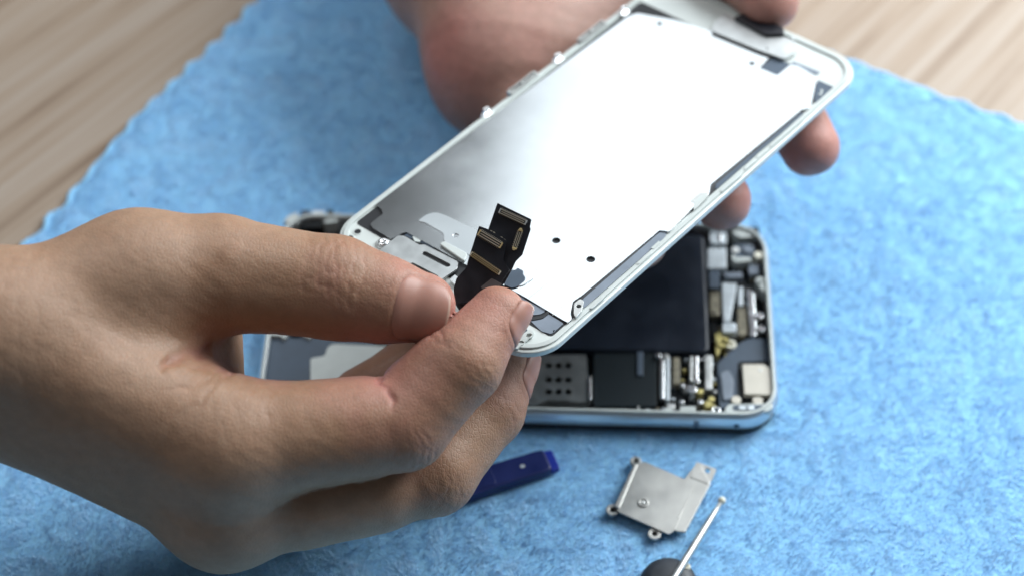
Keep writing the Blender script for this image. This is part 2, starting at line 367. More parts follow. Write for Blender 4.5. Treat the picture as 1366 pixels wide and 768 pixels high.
# battery and the boards
x0, y0 = bl(545, 470, 5.2); x1, y1 = bl(943, 312, 5.2); xr, yb = bl(944, 470, 5.2)
plate('battery', rrect(x0, yb, (x1+xr)/2, y1, 2.2), 1.42, 5.3, 'battery_black', body, bev=.9)
plate('battery_label', rrect(x0+8, yb+8, x0+46, y1-10, .5), 5.3, 5.33, 'chip_dark', body)
plate('logic_board', [bl(x, y, 2) for x, y in ((690, 474), (955, 474), (1010, 445), (1030, 500), (1035, 545), (690, 545))], 1.42, 2.2, 'board_black', body)
comp('sim_tray_cover', [(700, 473), (782, 472), (784, 500), (788, 504), (788, 533), (776, 536), (730, 533), (712, 540), (700, 538)], 5.0, 'shaded_tray_metal',
     holes=[(x, y) for y in (487, 506, 522) for x in (732, 745, 758)], hr=.95, base=2.2)
comp('tray_edge', (785, 501, 789, 532), 5.6, 'bright_metal', r=.2)
comp('chip_shield', (792, 470, 876, 541), 4.4, 'chip_dark', r=1)
comp('chip_tab', (850, 468, 858, 500), 4.9, 'slate_foam', r=.3)
comp('connector_bar', (880, 476, 886, 531), 5.0, 'bright_metal', r=.2)
comp('connector_bar', (888, 476, 893.5, 533), 5.0, 'pale_plastic', r=.2)
comp('connector_bar', (898, 476, 907, 512), 4.2, 'tan_board', r=.2)
comp('connector_bar', (920, 474, 924, 508), 4.8, 'dull_metal', r=.2)
comp('connector_bar', (926, 474, 931, 506), 4.8, 'bright_metal', r=.2)
comp('connector_bar', (941, 473, 950, 519), 4.6, 'dull_metal', r=.2)
for px, py, r, m in ((878, 473, .8, 'bright_metal'), (888, 474, .9, 'dull_metal'), (885, 545, .7, 'bright_metal'), (895, 541, 1.1, 'dull_metal'), (923, 518, 1.3, 'bright_metal'),
                     (929, 507, .8, 'bright_metal'), (934, 521, .9, 'flux_gold'), (910, 513, .5, 'bright_metal'), (909, 535, .6, 'bright_metal'), (934, 535, .7, 'bright_metal'),
                     (944, 538, 1.1, 'flux_gold'), (949, 531, .9, 'flux_gold'), (951, 541, .8, 'flux_gold'), (938, 550, .7, 'beige'), (872, 549, .4, 'bright_metal'), (830, 549, .4, 'bright_metal'),
                     (848, 550, .5, 'bright_metal'), (361, 515, .9, 'cream'), (982, 532, 1.3, 'beige'), (1011, 533, 1.4, 'beige')):
    disc('solder_dot' if r < .75 else 'screw', px, py, r, 5.4, m, 2.2)
disc('screw_ring', 955, 546, 1.2, 5.6, 'bright_metal', 2.2, .6)
comp('rim_clip', (886, 543, 896, 547), 6.4, 'white_plastic', r=.2, base=3)
comp('rim_clip', (907, 541, 928, 547), 6.4, 'white_plastic', r=.3, base=3)
comp('corner_bracket', [(966, 546), (972, 538), (1030, 537), (1032, 542), (1024, 548), (970, 549)], 6.5, 'white_plastic', r=.8, base=2,
     holes=())
comp('bracket_inlay', capsule2((981, 543), (1017, 543), 3.6), 6.62, 'slate_foam', base=6.5, r=0, bev=.05)
comp('inlay_pad', capsule2((988, 543), (993, 543), 2.6), 6.85, 'pale_plastic', base=6.62, r=0, bev=.05)
comp('inlay_pad', capsule2((1000, 543), (1004, 543), 2.6), 6.85, 'pale_plastic', base=6.62, r=0, bev=.05)
# tiny surface-mounted parts crowding the boards
rs = random.Random(3); unit_box = {}
def chip(px, py, sx, sy, top, m):
    x, y = bl(px, py, top)
    if m not in unit_box: unit_box[m] = plate('chip_capacitor', rrect(-.5, -.5, .5, .5, .08, 2), 0, 1, m, body, bev=.1).data; o = col.objects[-1]
    else: o = bpy.data.objects.new('chip_capacitor', unit_box[m]); col.objects.link(o); o.parent = body
    o.location = (x/1000, y/1000, .0022); o.scale = (sx, sy, top-2.2); o.rotation_euler.z = rs.choice((0, 0, 0, .12, -.2))
for x0, y0, x1, y1, n in ((896, 474, 955, 545, 44), (948, 444, 1024, 476, 20), (948, 360, 1018, 446, 34), (946, 304, 1008, 360, 24), (800, 541, 900, 547, 12), (384, 436, 420, 450, 8)):
    for i in range(n):
        chip(rs.uniform(x0, x1), rs.uniform(y0, y1), rs.uniform(.5, 1.3), rs.uniform(.5, 1.3), rs.uniform(3.0, 4.4),
             rs.choice(('bright_metal', 'dull_metal', 'tan_board', 'board_black', 'chip_dark', 'flux_gold', 'pale_plastic', 'board_black')))
# rear camera and its surround
comp('camera_frame', (984, 481, 1035, 533), 4.6, 'board_black', r=1.2)
comp('camera_cover', [(990, 485), (1019, 485), (1030, 492), (1032, 520), (1028, 526), (993, 525)], 6.0, 'beige', base=4.6, r=.5)
disc('camera_pin', 1014, 493, .45, 6.12, 'dull_metal', 6.0)
comp('camera_flex', [(957, 484), (984, 458), (1000, 450), (1027, 452), (1030, 480), (986, 482), (984, 538), (960, 545)], 4.4, 'slate_foam', r=1.2)
comp('flex_loop', [(961, 496), (972, 492), (979, 505), (977, 530), (965, 534)], 5.0, 'grey_flex', base=4.4, r=1.6)
# column of parts at the right-hand end
comp('end_tray', [(944, 303), (1012, 303), (1020, 340), (1030, 470), (950, 474)], 2.4, 'board_black', r=.6)
comp('speaker_grille', [(946, 309), (958, 303), (970, 306), (969, 325), (948, 325)], 5.2, 'pale_plastic', r=.7)
comp('speaker_slot', (958, 312, 963, 322), 5.45, 'bright_metal', base=5.2, r=.3)
comp('module_shield', (944, 331, 969, 358), 5.2, 'pale_plastic', r=.6)
comp('module_base', (946, 361, 960, 384), 5.2, 'slate_foam', r=.4)
comp('flex_strip', [(963, 377), (983, 378), (974, 428), (965, 428)], 4.8, 'pale_plastic', r=.5)
comp('flex_strip', (985, 382, 991, 407), 4.8, 'pale_plastic', r=.4)
comp('flex_strip', [(996, 384), (1005, 388), (1008, 420), (1009, 446), (1001, 448)], 5.2, 'bright_metal', r=.6)
comp('board_strip', (984, 410, 997, 446), 4.4, 'tan_board', r=.3)
comp('board_strip', (947, 388, 961, 420), 4.2, 'tan_board', r=.4)
comp('connector_block', (964, 430, 982, 442), 5.4, 'pale_plastic', r=.4)
disc('spring_contact', 1013, 420, 1.15, 5.6, 'bright_metal', 2.4); disc('spring_contact', 1015, 437, 1.15, 5.6, 'bright_metal', 2.4)
disc('gold_ring', 964, 455, 2.0, 5.0, 'flux_gold', 2.2, .7); disc('gold_ring', 975, 458, 1.5, 5.0, 'cream', 2.2, .5)
comp('gold_tab', [(954, 444), (964, 440), (960, 470), (955, 474)], 4.6, 'flux_gold', r=.4)
comp('top_bar', [(975, 309), (986, 306), (1008, 308), (1010, 316), (987, 317)], 6.2, 'white_plastic', r=.6, base=2)
comp('front_camera', capsule2((984, 335), (999, 334), 9.5), 4.8, 'slate_foam', r=0)
disc('front_camera_lens', 998, 332, 1.5, 5.4, 'grey_flex', 4.8); disc('front_camera_lens', 981, 333, 1.1, 5.2, 'dull_metal', 4.8)
comp('camera_clip', [(977, 337), (982, 343), (1001, 343), (1003, 348), (982, 350), (976, 346)], 5.8, 'white_plastic', r=.4)
disc('corner_screw', 1012, 340, 1.25, 6.4, 'cream'); disc('corner_screw', 1014, 374, 1.3, 6.4, 'white_plastic')
comp('corner_lug', [(1009, 372), (1018, 376), (1026, 386), (1025, 394), (1014, 384)], 6.4, 'white_plastic', r=.5)
comp('sensor_pad', (999, 352, 1013, 366), 4.6, 'grey_flex', r=.7)
comp('contact_bar', (966, 363, 990, 370), 4.6, 'grey_flex', r=.5)
# left-hand end: speaker, cable cover and corner
comp('bottom_speaker', [(358, 447), (439, 449), (432, 508), (352, 508)], 4.4, 'slate_foam', r=.8)
comp('bottom_flex_cover', [(437, 452), (500, 452), (500, 462), (437, 470)], 4.2, 'slate_foam', r=.5)
comp('liquid_tape', [(414, 477), (433, 474), (437, 462), (444, 458), (540, 462), (540, 512), (430, 514), (414, 508)], 4.8, 'white_plastic', r=.8, bev=.1)
comp('antenna_clip', [(352, 436), (386, 436), (384, 444), (380, 452), (374, 447), (356, 446)], 5.6, 'white_plastic', r=.5)
comp('port_block', (388, 438, 402, 447), 5.2, 'board_black', r=.4); comp('port_clip', [(404, 446), (410, 442), (417, 447), (413, 451)], 5.4, 'white_plastic', r=.3)
comp('vibration_motor', (399, 286, 431, 303), 5.2, 'board_black', r=.6); comp('motor_tag', (416, 281, 433, 290), 5.8, 'pale_plastic', r=.4)
comp('motor_foam', (402, 280, 414, 288), 5.6, 'slate_foam', r=.4)
comp('dock_clip', [(448, 284), (453, 284), (450, 296), (432, 298), (432, 294), (444, 292)], 6.0, 'white_plastic', r=.4)
comp('dock_block', (436, 280, 445, 289), 5.4, 'board_black', r=.4)
comp('corner_plate', [(378, 296), (384, 288), (397, 283), (398, 298)], 6.5, 'white_plastic', r=.6)

# ------------------------------------------------------------------ display assembly held above it
Rz = lambda a: np.array([[math.cos(a), -math.sin(a), 0], [math.sin(a), math.cos(a), 0], [0, 0, 1]])
Ry = lambda a: np.array([[math.cos(a), 0, math.sin(a)], [0, 1, 0], [-math.sin(a), 0, math.cos(a)]])
Rx = lambda a: np.array([[1, 0, 0], [0, math.cos(a), -math.sin(a)], [0, math.sin(a), math.cos(a)]])
DR = Rz(R(49.8)) @ Ry(R(3.2)) @ Rx(R(-4.8)); DO = np.array([-20.5, -56.6, 63.5])
Md = Matrix([[*DR[i], DO[i]/1000] for i in range(3)]+[[0, 0, 0, 1]])
disp = empty('display_panel', Md)
tag(disp, 'white phone display panel seen from its metal-plated back, held above the opened phone', 'display')
def dl(px, py, h=0.0):
    d = ray(px, py); n = DR[:, 2]; p0 = DO+n*h
    t = ((p0/1000-CAM)@n)/(d@n); return tuple((DR.T @ ((CAM+d*t)*1000-DO))[:2])
def dp(name, pts, z0, z1, m, r=.4, holes=(), bev=.06, parent=None):
    p = [dl(x, y, z1) for x, y in pts]
    if r: p = round_poly(p, r)
    return plate(name, p, z0, z1, m, parent or disp, holes, bev=bev)
DL, DW = 138.1, 33.5
plate('bezel', rrect(0, -DW, DL, DW, 9.8, 12), -1.5, 0, 'white_bezel', disp, bev=.35)
plate('rail', rrect(1.0, -DW+.9, DL-1.0, DW-.9, 9.0, 12), 0, .55, 'white_plastic', disp, [rrect(2.5, -DW+2.0, DL-2.5, DW-2.0, 7.8, 12)], bev=.15)
bx0 = dl(468, 294)[0]; bx1 = dl(1062, 75)[0]
plate('adhesive_layer', rrect(bx0, -DW+2.6, 124, DW-2.4, 1.0), 0, .12, 'black_adhesive', disp, bev=.03)
c_ = lambda px, py, r, h=.7: circle(*dl(px, py, h), r, 14)
sh = [(501, 273), (509, 279), (511, 286), (503, 291), (494, 299), (497, 304), (522, 319), (541, 309), (702, 397), (752, 427), (758, 430), (763, 425), (761, 418),
      (764, 402), (776, 394), (880, 307), (893, 309), (905, 296), (934, 268), (946, 259), (948, 246), (1070, 146), (1081, 145), (1090, 103), (1064, 88), (1054, 87), (1037, 101), (1013, 91), (1027, 76),
      (1010, 67), (949, 42), (900, 27), (850, 18), (838, 22), (640, 168), (520, 259)]
dp('shield_plate', sh, .2, .7, 'shield_metal', r=.5, holes=[c_(742, 321, 1.05), c_(788, 346, 1.1), c_(1003, 85, .75), c_(880, 32, .75)], bev=.08)
# hairline seams on the plate
def line(name, pts, wd, z0, z1, m, parent=None):
    p = [np.array(dl(x, y, z1)) for x, y in pts]; L_, R_ = [], []
    for i, q in enumerate(p):
        d = p[min(i+1, len(p)-1)]-p[max(i-1, 0)]; d /= np.linalg.norm(d); n = np.array([-d[1], d[0]])*wd/2
        L_.append(tuple(q+n)); R_.append(tuple(q-n))
    return plate(name, L_+R_[::-1], z0, z1, m, parent or disp)
sp = [o_ for o_ in col.objects if o_.name == 'shield_plate'][0]
line('seam', [(706, 397), (770, 346), (820, 300), (876, 250)], .12, .69, .715, 'dull_metal')
line('seam', [(737, 420), (790, 374), (850, 320), (900, 275)], .12, .69, .715, 'dull_metal')
line('fold', [(508, 292), (524, 300), (541, 310)], .5, .66, .82, 'shield_metal')
dp('shield_hook', [(921, 268), (932, 258), (945, 256), (944, 262), (934, 262), (924, 270)], .7, .85, 'dull_metal', r=.3)
dp('shield_tab', [(926, 268), (935, 260), (946, 260), (932, 275), (925, 281)], .7, 1.0, 'white_plastic', r=.4)
# slots beside the long right-hand edge
dp('edge_gasket', [(770, 407), (779, 397), (881, 309), (890, 311), (884, 320), (868, 333), (782, 408), (772, 414)], .12, .3, 'grey_flex', r=.5)
dp('edge_gasket', [(954, 252), (955, 246), (1068, 151), (1074, 151), (1018, 198), (958, 251)], .12, .3, 'slate_foam', r=.3)
for q in ([(786, 411), (803, 394), (806, 397), (790, 411)], [(848, 352), (867, 335), (869, 338), (853, 352)], [(868, 331), (879, 321), (881, 324), (872, 332)],
          [(992, 224), (1006, 212), (1009, 214), (994, 227)], [(1008, 209), (1021, 198), (1023, 201), (1011, 211)], [(960, 254), (988, 230), (990, 233), (963, 256)], [(1026, 194), (1070, 156), (1072, 159), (1029, 196)]):
    dp('retaining_tab', q, .3, .75, 'white_plastic', r=.2)
dp('side_clip', [(765, 418), (766, 404), (774, 398), (779, 401), (776, 414), (768, 423)], .3, 1.5, 'dull_metal', r=.5, holes=[c_(772, 408, .6, 1.5)])
# posts and spring tabs along the long left-hand edge
def local_frame(px, py, h):
    x, y = dl(px, py, h); return x, y
def post(px, py):
    x, y = dl(px, py, 1.2)
    M = Matrix.Translation((x, y, 1.3)) @ Matrix.Rotation(R(90), 4, 'X')
    o = plate('clip_post', rrect(-1.1, -1.3, 1.1, 1.2, .9), -.35, .35, 'bright_metal', disp, [circle(0, .2, .5, 12)], bev=.1, frame=M)
    plate('post_foot', rrect(x-1.6, y-1.2, x+1.6, y+.9, .5), .0, .75, 'bright_metal', disp, bev=.15)
for px, py in ((649, 149), (744, 77), (832, 14)): post(px, py)
def spring(pa, pb):
    (ax, ay), (bx, by) = dl(*pa, 1.2), dl(*pb, 1.2); y = (ay+by)/2
    plate('spring_tab', rrect(ax, y-.9, bx, y+.7, .3), .0, 1.5, 'dull_metal', disp, [rrect(ax+.6, y-.45, (ax+bx)/2-.3, y+.35, .2), rrect((ax+bx)/2+.3, y-.45, bx-.6, y+.35, .2)], bev=.12)
spring((679, 125), (714, 97)); spring((772, 55), (806, 29))
# chin: holes, home-button bracket, cover plates
for px, py, r in ((477, 309, .85), (467, 317, .75)):
    plate('chin_hole', circle(*dl(px, py, .02), r, 14), -.2, .02, 'black_adhesive', disp)
    plate('hole_lip', circle(*dl(px, py, .1), r+.35, 16), -.05, .14, 'white_plastic', disp, [circle(*dl(px, py, .1), r, 14)], bev=.05)
x, y = dl(511, 322, 1.0)
s1 = lathe('screw', [(1.0, .2), (1.35, .3), (1.35, .85), (1.1, 1.1), (.5, 1.12), (.45, .9), (.02, .88)], 'bright_metal', disp, 18, (x, y, 0))
plate('washer', circle(x, y, 1.9, 20), 0, .35, 'dull_metal', disp, [circle(x, y, 1.2, 16)], bev=.08)
dp('socket_floor', [(539, 314), (564, 296), (592, 312), (589, 325), (580, 332)], .2, .34, 'slate_foam', r=.2)
dp('socket_chip', [(550, 316), (555, 313), (562, 318), (560, 323), (553, 322)], .34, .6, 'white_plastic', r=.2)
dp('cover_plate', [(557, 295), (569, 286), (581, 283), (594, 287), (650, 314), (640, 345), (622, 338), (592, 322), (592, 311), (566, 296)], .71, .95, 'cover_metal', r=1.0,
   holes=[c_(608, 314, .75, .95)], bev=.1)
dp('cover_plate', [(676, 340), (697, 347), (712, 355), (718, 362), (715, 369), (694, 383), (660, 372)], .71, .9, 'shield_metal', r=1.6, bev=.08)
dp('ground_pad', [(672, 379), (682, 360), (688, 360), (690, 357), (698, 361), (698, 366), (701, 370), (700, 374), (690, 382), (682, 384)], .9, 1.02, 'slate_foam', r=.4)
dp('white_gasket', [(586, 325), (592, 321), (624, 338), (619, 348)], .95, 1.5, 'white_plastic', r=.7, bev=.2)
br = [(507, 333), (531, 314), (540, 315), (560, 327), (566, 326), (611, 349), (610, 358), (588, 373), (574, 371), (540, 356)]
dp('home_bracket', br, .9, 1.45, 'bracket_metal', r=.7, holes=[capsule2(dl(567, 338, 1.45), dl(597, 353.5, 1.45), .68), capsule2(dl(550, 353, 1.45), dl(581, 369, 1.45), .68)], bev=.12)
dp('home_button_base', [(512, 336), (534, 318), (606, 352), (588, 372), (540, 352)], .1, .9, 'black_adhesive', r=.5)
dp('bracket_tab', [(600, 372), (607, 366), (614, 372), (608, 380)], .3, 1.2, 'bright_metal', r=.3)
# near-right end of the panel
dp('lens_flex', [(694, 393), (702, 400), (729, 414), (721, 419), (709, 420), (690, 417)], .12, .35, 'grey_flex', r=.8)
dp('curved_band', [(688, 419), (709, 422), (722, 420), (731, 414), (733, 417), (724, 424), (708, 427), (686, 424)], .12, .55, 'black_adhesive', r=.5)
dp('sensor_flex', [(707, 427), (722, 425), (731, 418), (752, 431), (735, 445), (722, 441)], .12, .32, 'grey_flex', r=.4, holes=[circle(*dl(739, 441, .32), .3, 10)])
dp('copper_mesh', [(668, 462), (680, 444), (692, 433), (704, 439), (690, 452), (676, 466)], .05, .4, 'slate_foam', r=.3)
dp('chin_bracket', [(671, 464), (682, 453), (690, 450), (707, 438), (713, 443), (690, 465), (686, 463), (680, 470)], .0, .7, 'white_plastic', r=.5,
   holes=[c_(706, 447, .75), c_(695, 457, .75), c_(681, 461, .55)], bev=.12)
# earpiece end
dp('earpiece_bracket', [(949, 41), (953, 30), (966, 18), (979, 26), (1021, 46), (1044, 49), (1061, 57), (1062, 68), (1046, 79), (1027, 72), (1010, 66)], 1.0, 1.6, 'bracket_metal', r=.8,
   holes=[circle(*dl(1058, 52, 1.6), .5, 12), circle(*dl(1023, 65, 1.6), .35, 10)], bev=.12)
dp('earpiece_spacer', [(953, 41), (966, 24), (1020, 50), (1056, 60), (1044, 75), (1012, 64)], .1, 1.0, 'black_adhesive', r=.5)
dp('earpiece_connector', [(979, 23), (993, 18), (1045, 36), (1046, 45), (1022, 46)], .2, 2.6, 'flex_black', r=.4, bev=.2)
dp('sensor_pad', [(1013, 93), (1037, 103), (1056, 86), (1030, 77)], .12, .5, 'slate_foam', r=.3)
dp('sensor_strip', [(1058, 82), (1094, 96), (1090, 100), (1055, 87)], .02, .25, 'grey_flex', r=.2)
dp('corner_gasket', [(1091, 107), (1112, 116), (1088, 138), (1086, 130)], .02, .25, 'slate_foam', r=.3)
dp('corner_mark', [(1091, 126), (1096, 123), (1094, 119), (1098, 120), (1096, 127)], .25, .32, 'white_plastic', r=.2)

# flexible cable standing up from the chin, pinched by the fingers (its plane faces the viewer)
FO = W(640, 345, 74)
def fl(px, py, depth=0.0):
    d = ray(px, py); t = (((FO/1000)-CAM)@FWD+depth/1000)/(d@FWD); return (CAM+d*t)*1000
FX = RGT; FY = UPV; FZ = -FWD
Mf_world = Matrix([[FX[i], FY[i], FZ[i], FO[i]] for i in range(3)]+[[0, 0, 0, 1]])
Md_mm = Matrix([[*DR[i], DO[i]] for i in range(3)]+[[0, 0, 0, 1]])
Mf = Md_mm.inverted() @ Mf_world
def fp(name, pts, z0, z1, m, parent=None, r=.3, bev=.04, holes=()):
    P = []
    for x, y in pts:
        q = fl(x, y, -z1)-FO; P.append((q@FX, q@FY))
    if r: P = round_poly(P, r)
    o = plate(name, P, z0, z1, m, disp, holes, bev=bev, frame=Mf)
    if parent is not None:
        o.parent = parent
    return o
def fline(name, a, b, wd, z0, z1, m, parent=None, **k):
    a, b = np.array(a, float), np.array(b, float); d = (b-a)/np.linalg.norm(b-a); n = np.array([-d[1], d[0]])*wd/2
    return fp(name, [a+n, b+n, b-n, a-n], z0, z1, m, parent, **k)
fb_ = fp('cable_tail', [(663.5, 271), (709, 293), (707, 303), (708, 306), (697, 340), (688, 349), (683, 360), (673, 378), (650, 396), (640, 380), (650, 310)], -1.3, -1.05, 'flex_black', r=.25)
ff = fp('flex_cable', [(606, 404), (605, 385), (609, 371), (622, 357), (626, 342), (639, 301.5), (651, 306), (676, 321), (671, 346), (674, 352), (680, 360), (668, 378), (646, 398), (614, 416)], -.25, 0, 'flex_black', r=.3)
def connector(a, b, wd, z, parent, rim, body_m='flex_black', pins=9, pin_m='pin_metal'):
    fline('connector', a, b, wd, z, z+.75, body_m, parent, r=.2, bev=.1)
    a, b = np.array(a, float), np.array(b, float); d = (b-a)/np.linalg.norm(b-a); n = np.array([-d[1], d[0]])
    for s in (-1, 1): fline('connector_rail', a+n*s*wd*.36, b+n*s*wd*.36, wd*.13, z+.7, z+.95, pin_m, parent, r=0, bev=0)
    fline('contact_strip', a+d*3, b-d*3, wd*.14, z+.7, z+.85, pin_m, parent, r=0, bev=0)
    for e_ in (a+d*.8, b-d*.8): fline('connector_end', e_-n*wd*.5, e_+n*wd*.5, 2.0, z+.3, z+1.0, rim, parent, r=.1, bev=.05)
    L_ = np.linalg.norm(b-a)
    for i in range(pins):
        c0 = a+d*L_*(i+1)/(pins+1)
        for s in (-1, 1): fline('pin', c0+n*s*wd*.5, c0+n*s*wd*.66, .9, z+.02, z+.14, pin_m, parent, r=0, bev=0)
connector((638.5, 310), (669, 328), 8.5, 0, ff, 'gold', pins=14)
connector((666, 281), (702, 297.5), 7.0, -1.05, fb_, 'dull_metal', pins=15)
connector((694.5, 307), (686, 332), 6.5, -1.05, fb_, 'gold', pins=8)
for px, py in ((694.5, 306.5), (685.5, 332)): fp('gold_dot', circle(px, py, 2.2, 10), -1.0, .1, 'gold', fb_, r=0)
connector((628, 338), (667, 364.5), 6.0, 0, ff, 'pin_metal', pins=16, pin_m='gold')
for px, py in ((655, 308.5), (659, 310.5), (669, 317), (673, 320)): fline('chip_capacitor', (px-1.2, py-.7), (px+1.2, py+.7), 1.8, 0 if px < 652 else -1.05, -.4 if px > 652 else .4, 'pin_metal', r=0, bev=0)
fp('stiffener', [(641, 383), (656, 371), (670, 379), (651, 391)], 0, .18, 'flex_grey', r=.2)
# the lower run of the cable, curving down from the fold to the chin
lower = []
foot = [DR @ np.array([*dl(x, y, 1.0), 1.0])+DO for x, y in ((628, 392), (660, 386))]
a0_, b0_ = fl(612, 405), fl(650, 396)
V, F = [], []
for i in range(9):
    t = i/8; bend = np.array([0, -2.5, 1.0])*math.sin(math.pi*t)
    V += [a0_*(1-t)+foot[0]*t+bend, b0_*(1-t)+foot[1]*t+bend]
    if i: F.append((2*i-2, 2*i-1, 2*i+1, 2*i))
V = [DR.T @ (v-DO) for v in V]
o = mesh_obj('cable_bend', V, F, 'flex_black', disp, True); md = o.modifiers.new('s', 'SOLIDIFY'); md.thickness = .00025

# ------------------------------------------------------------------ hands: smooth-union distance fields, meshed by surface nets
def rcone(P, a, b, ra, rb):
    ba = b-a; t = np.clip(((P-a)@ba)/max(ba@ba, 1e-6), 0, 1)
    q = P-a-t[:, None]*ba
    return np.sqrt(np.einsum('ij,ij->i', q, q))-(ra+(rb-ra)*t)
def smin(a, b, k):
    h = np.clip(k-np.abs(a-b), 0, None)/k; return np.minimum(a, b)-h*h*k*.25
class Hand:
    def __init__(s): s.groups = []
    def add(s, k_in, k_out, prims): s.groups.append((k_in, k_out, [(np.array(a, float), np.array(b, float), ra, rb) for a, b, ra, rb in prims]))
    def sdf(s, P):
        d = base = None
        for k_in, k_out, pr in s.groups:
            g = None
            for a, b, ra, rb in pr:
                e = rcone(P, a, b, ra, rb); g = e if g is None else smin(g, e, k_in)
            if base is None: d = base = g                     # the palm; each finger melts into it, hardly into its neighbours
            else: d = np.minimum(d, smin(base, g, k_out))
        return d
    def only(s, i): q = Hand(); q.groups = [s.groups[i]]; return q
    def grad(s, P, d=None, e=.05):
        d = s.sdf(P) if d is None else d
        return np.stack([(s.sdf(P+np.eye(3)[i]*e)-d)/e for i in range(3)], -1), d
    def mesh(s, h, sub, lo, hi):
        C = 6; n = [int(math.ceil((hi[i]-lo[i])/(h*C))) for i in range(3)]; lo = np.array(lo, float)
        ax = [lo[i]+(np.arange(n[i])+.5)*h*C for i in range(3)]
        G = np.stack(np.meshgrid(*ax, indexing='ij'), -1).reshape(-1, 3); dc = s.sdf(G)
        v = np.repeat(np.repeat(np.repeat(dc.reshape(n), C, 0), C, 1), C, 2).astype(np.float32)
        act = np.nonzero(np.abs(dc) < h*C*1.0+1.5)[0]
        off = np.stack(np.meshgrid(*[np.arange(C)]*3, indexing='ij'), -1).reshape(-1, 3)
        bi = np.stack(np.unravel_index(act, n), -1)*C
        I = (bi[:, None, :]+off[None]).reshape(-1, 3)
        v[I[:, 0], I[:, 1], I[:, 2]] = s.sdf(lo+(I+.5)*h)
        sg = v < 0; S = lambda a, dx, dy, dz: a[dx:a.shape[0]-1+dx, dy:a.shape[1]-1+dy, dz:a.shape[2]-1+dz]
        cnt = sum(S(sg, a, b, c).astype(np.int8) for a in (0, 1) for b in (0, 1) for c in (0, 1))
        actv = (cnt > 0) & (cnt < 8); idx = -np.ones(actv.shape, np.int64); cells = np.stack(np.nonzero(actv), -1); idx[actv] = np.arange(len(cells))
        acc = np.zeros((len(cells), 3)); num = np.zeros(len(cells))
        cor = [(a, b, c) for a in (0, 1) for b in (0, 1) for c in (0, 1)]
        val = {c: v[cells[:, 0]+c[0], cells[:, 1]+c[1], cells[:, 2]+c[2]] for c in cor}
        for c in cor:
            for k in range(3):
                if c[k]: continue
                e = list(c); e[k] = 1; e = tuple(e); va, vb = val[c], val[e]; m_ = (va < 0) != (vb < 0)
                t = np.where(m_, va/np.where(m_, va-vb, 1), 0); p = np.tile(np.array(c, float), (len(cells), 1)); p[:, k] = t
                acc += p*m_[:, None]; num += m_
        V = lo+(cells+acc/num[:, None]+.5)*h; Q = []
        for k in range(3):
            u_, w_ = (k+1) % 3, (k+2) % 3
            a = np.take(sg, range(sg.shape[k]-1), k); b = np.take(sg, range(1, sg.shape[k]), k)
            E = np.stack(np.nonzero(a != b), -1); E = E[(E[:, u_] > 0) & (E[:, w_] > 0) & (E[:, u_] < sg.shape[u_]-1) & (E[:, w_] < sg.shape[w_]-1)]
            f = sg[E[:, 0], E[:, 1], E[:, 2]]
            def at(du, dw): e = E.copy(); e[:, u_] -= du; e[:, w_] -= dw; return idx[e[:, 0], e[:, 1], e[:, 2]]
            q = np.stack([at(1, 1), at(0, 1), at(0, 0), at(1, 0)], -1); q[~f] = q[~f][:, ::-1]; Q.append(q)
        Q = np.concatenate(Q)
        for _ in range(sub):
            E = np.sort(np.concatenate([Q[:, [i, (i+1) % 4]] for i in range(4)]), 1); key = E[:, 0]*len(V)+E[:, 1]
            uk, inv = np.unique(key, return_inverse=True); ue = np.stack([uk//len(V), uk % len(V)], -1)
            nv = len(V); V2 = np.concatenate([V, V[ue].mean(1), V[Q].mean(1)]); m_ = nv+inv.reshape(4, -1).T; c = nv+len(ue)+np.arange(len(Q))
            Q = np.concatenate([np.stack([Q[:, i], m_[:, i], c, m_[:, i-1]], -1) for i in range(4)]); V = V2
        for _ in range(2):
            g, d = s.grad(V); V = V-np.clip(d, -h, h)[:, None]*g/np.maximum((g*g).sum(1), .2)[:, None]
        g, d = s.grad(V); N = g/np.linalg.norm(g, axis=1)[:, None]
        return V, Q, N
def unit(v): v = np.asarray(v, float); return v/np.linalg.norm(v)
def crease(V, N, c, ax, dor, offs, depth, sig, half, seed, cone=0.15, arc=0.0):
    """wrinkles across a joint: c point on the bone, ax along the finger, dor the side that wrinkles"""
    ax = unit(ax); dor = unit(np.asarray(dor)-ax*(np.asarray(dor)@ax)); lat = np.cross(ax, dor)
    q = V-c; s = q@ax; l = q@lat; d_ = q@dor; rr = np.sqrt(l*l+d_*d_)+1e-6
    ok = (np.abs(s) < 14) & (rr < 20) & (d_/rr > cone-.25); out = np.zeros(len(V))
    fade = np.clip((d_/rr-cone)/.35, 0, 1)*np.clip((half-np.abs(l))/(half*.4), 0, 1)
    r_ = np.random.default_rng(seed)
    for o_ in offs:
        ph, am = r_.random()*6, .3+.5*r_.random(); wob = am*np.sin(l*.55+ph)+.25*np.sin(l*1.7+ph*2)+arc*l*l
        dd = depth*(.6+.6*r_.random())
        out -= dd*np.exp(-((s-o_-wob)/sig)**2)*fade*(.7+.3*np.sin(l*.9+ph*3))
    out[~ok] = 0
    return out
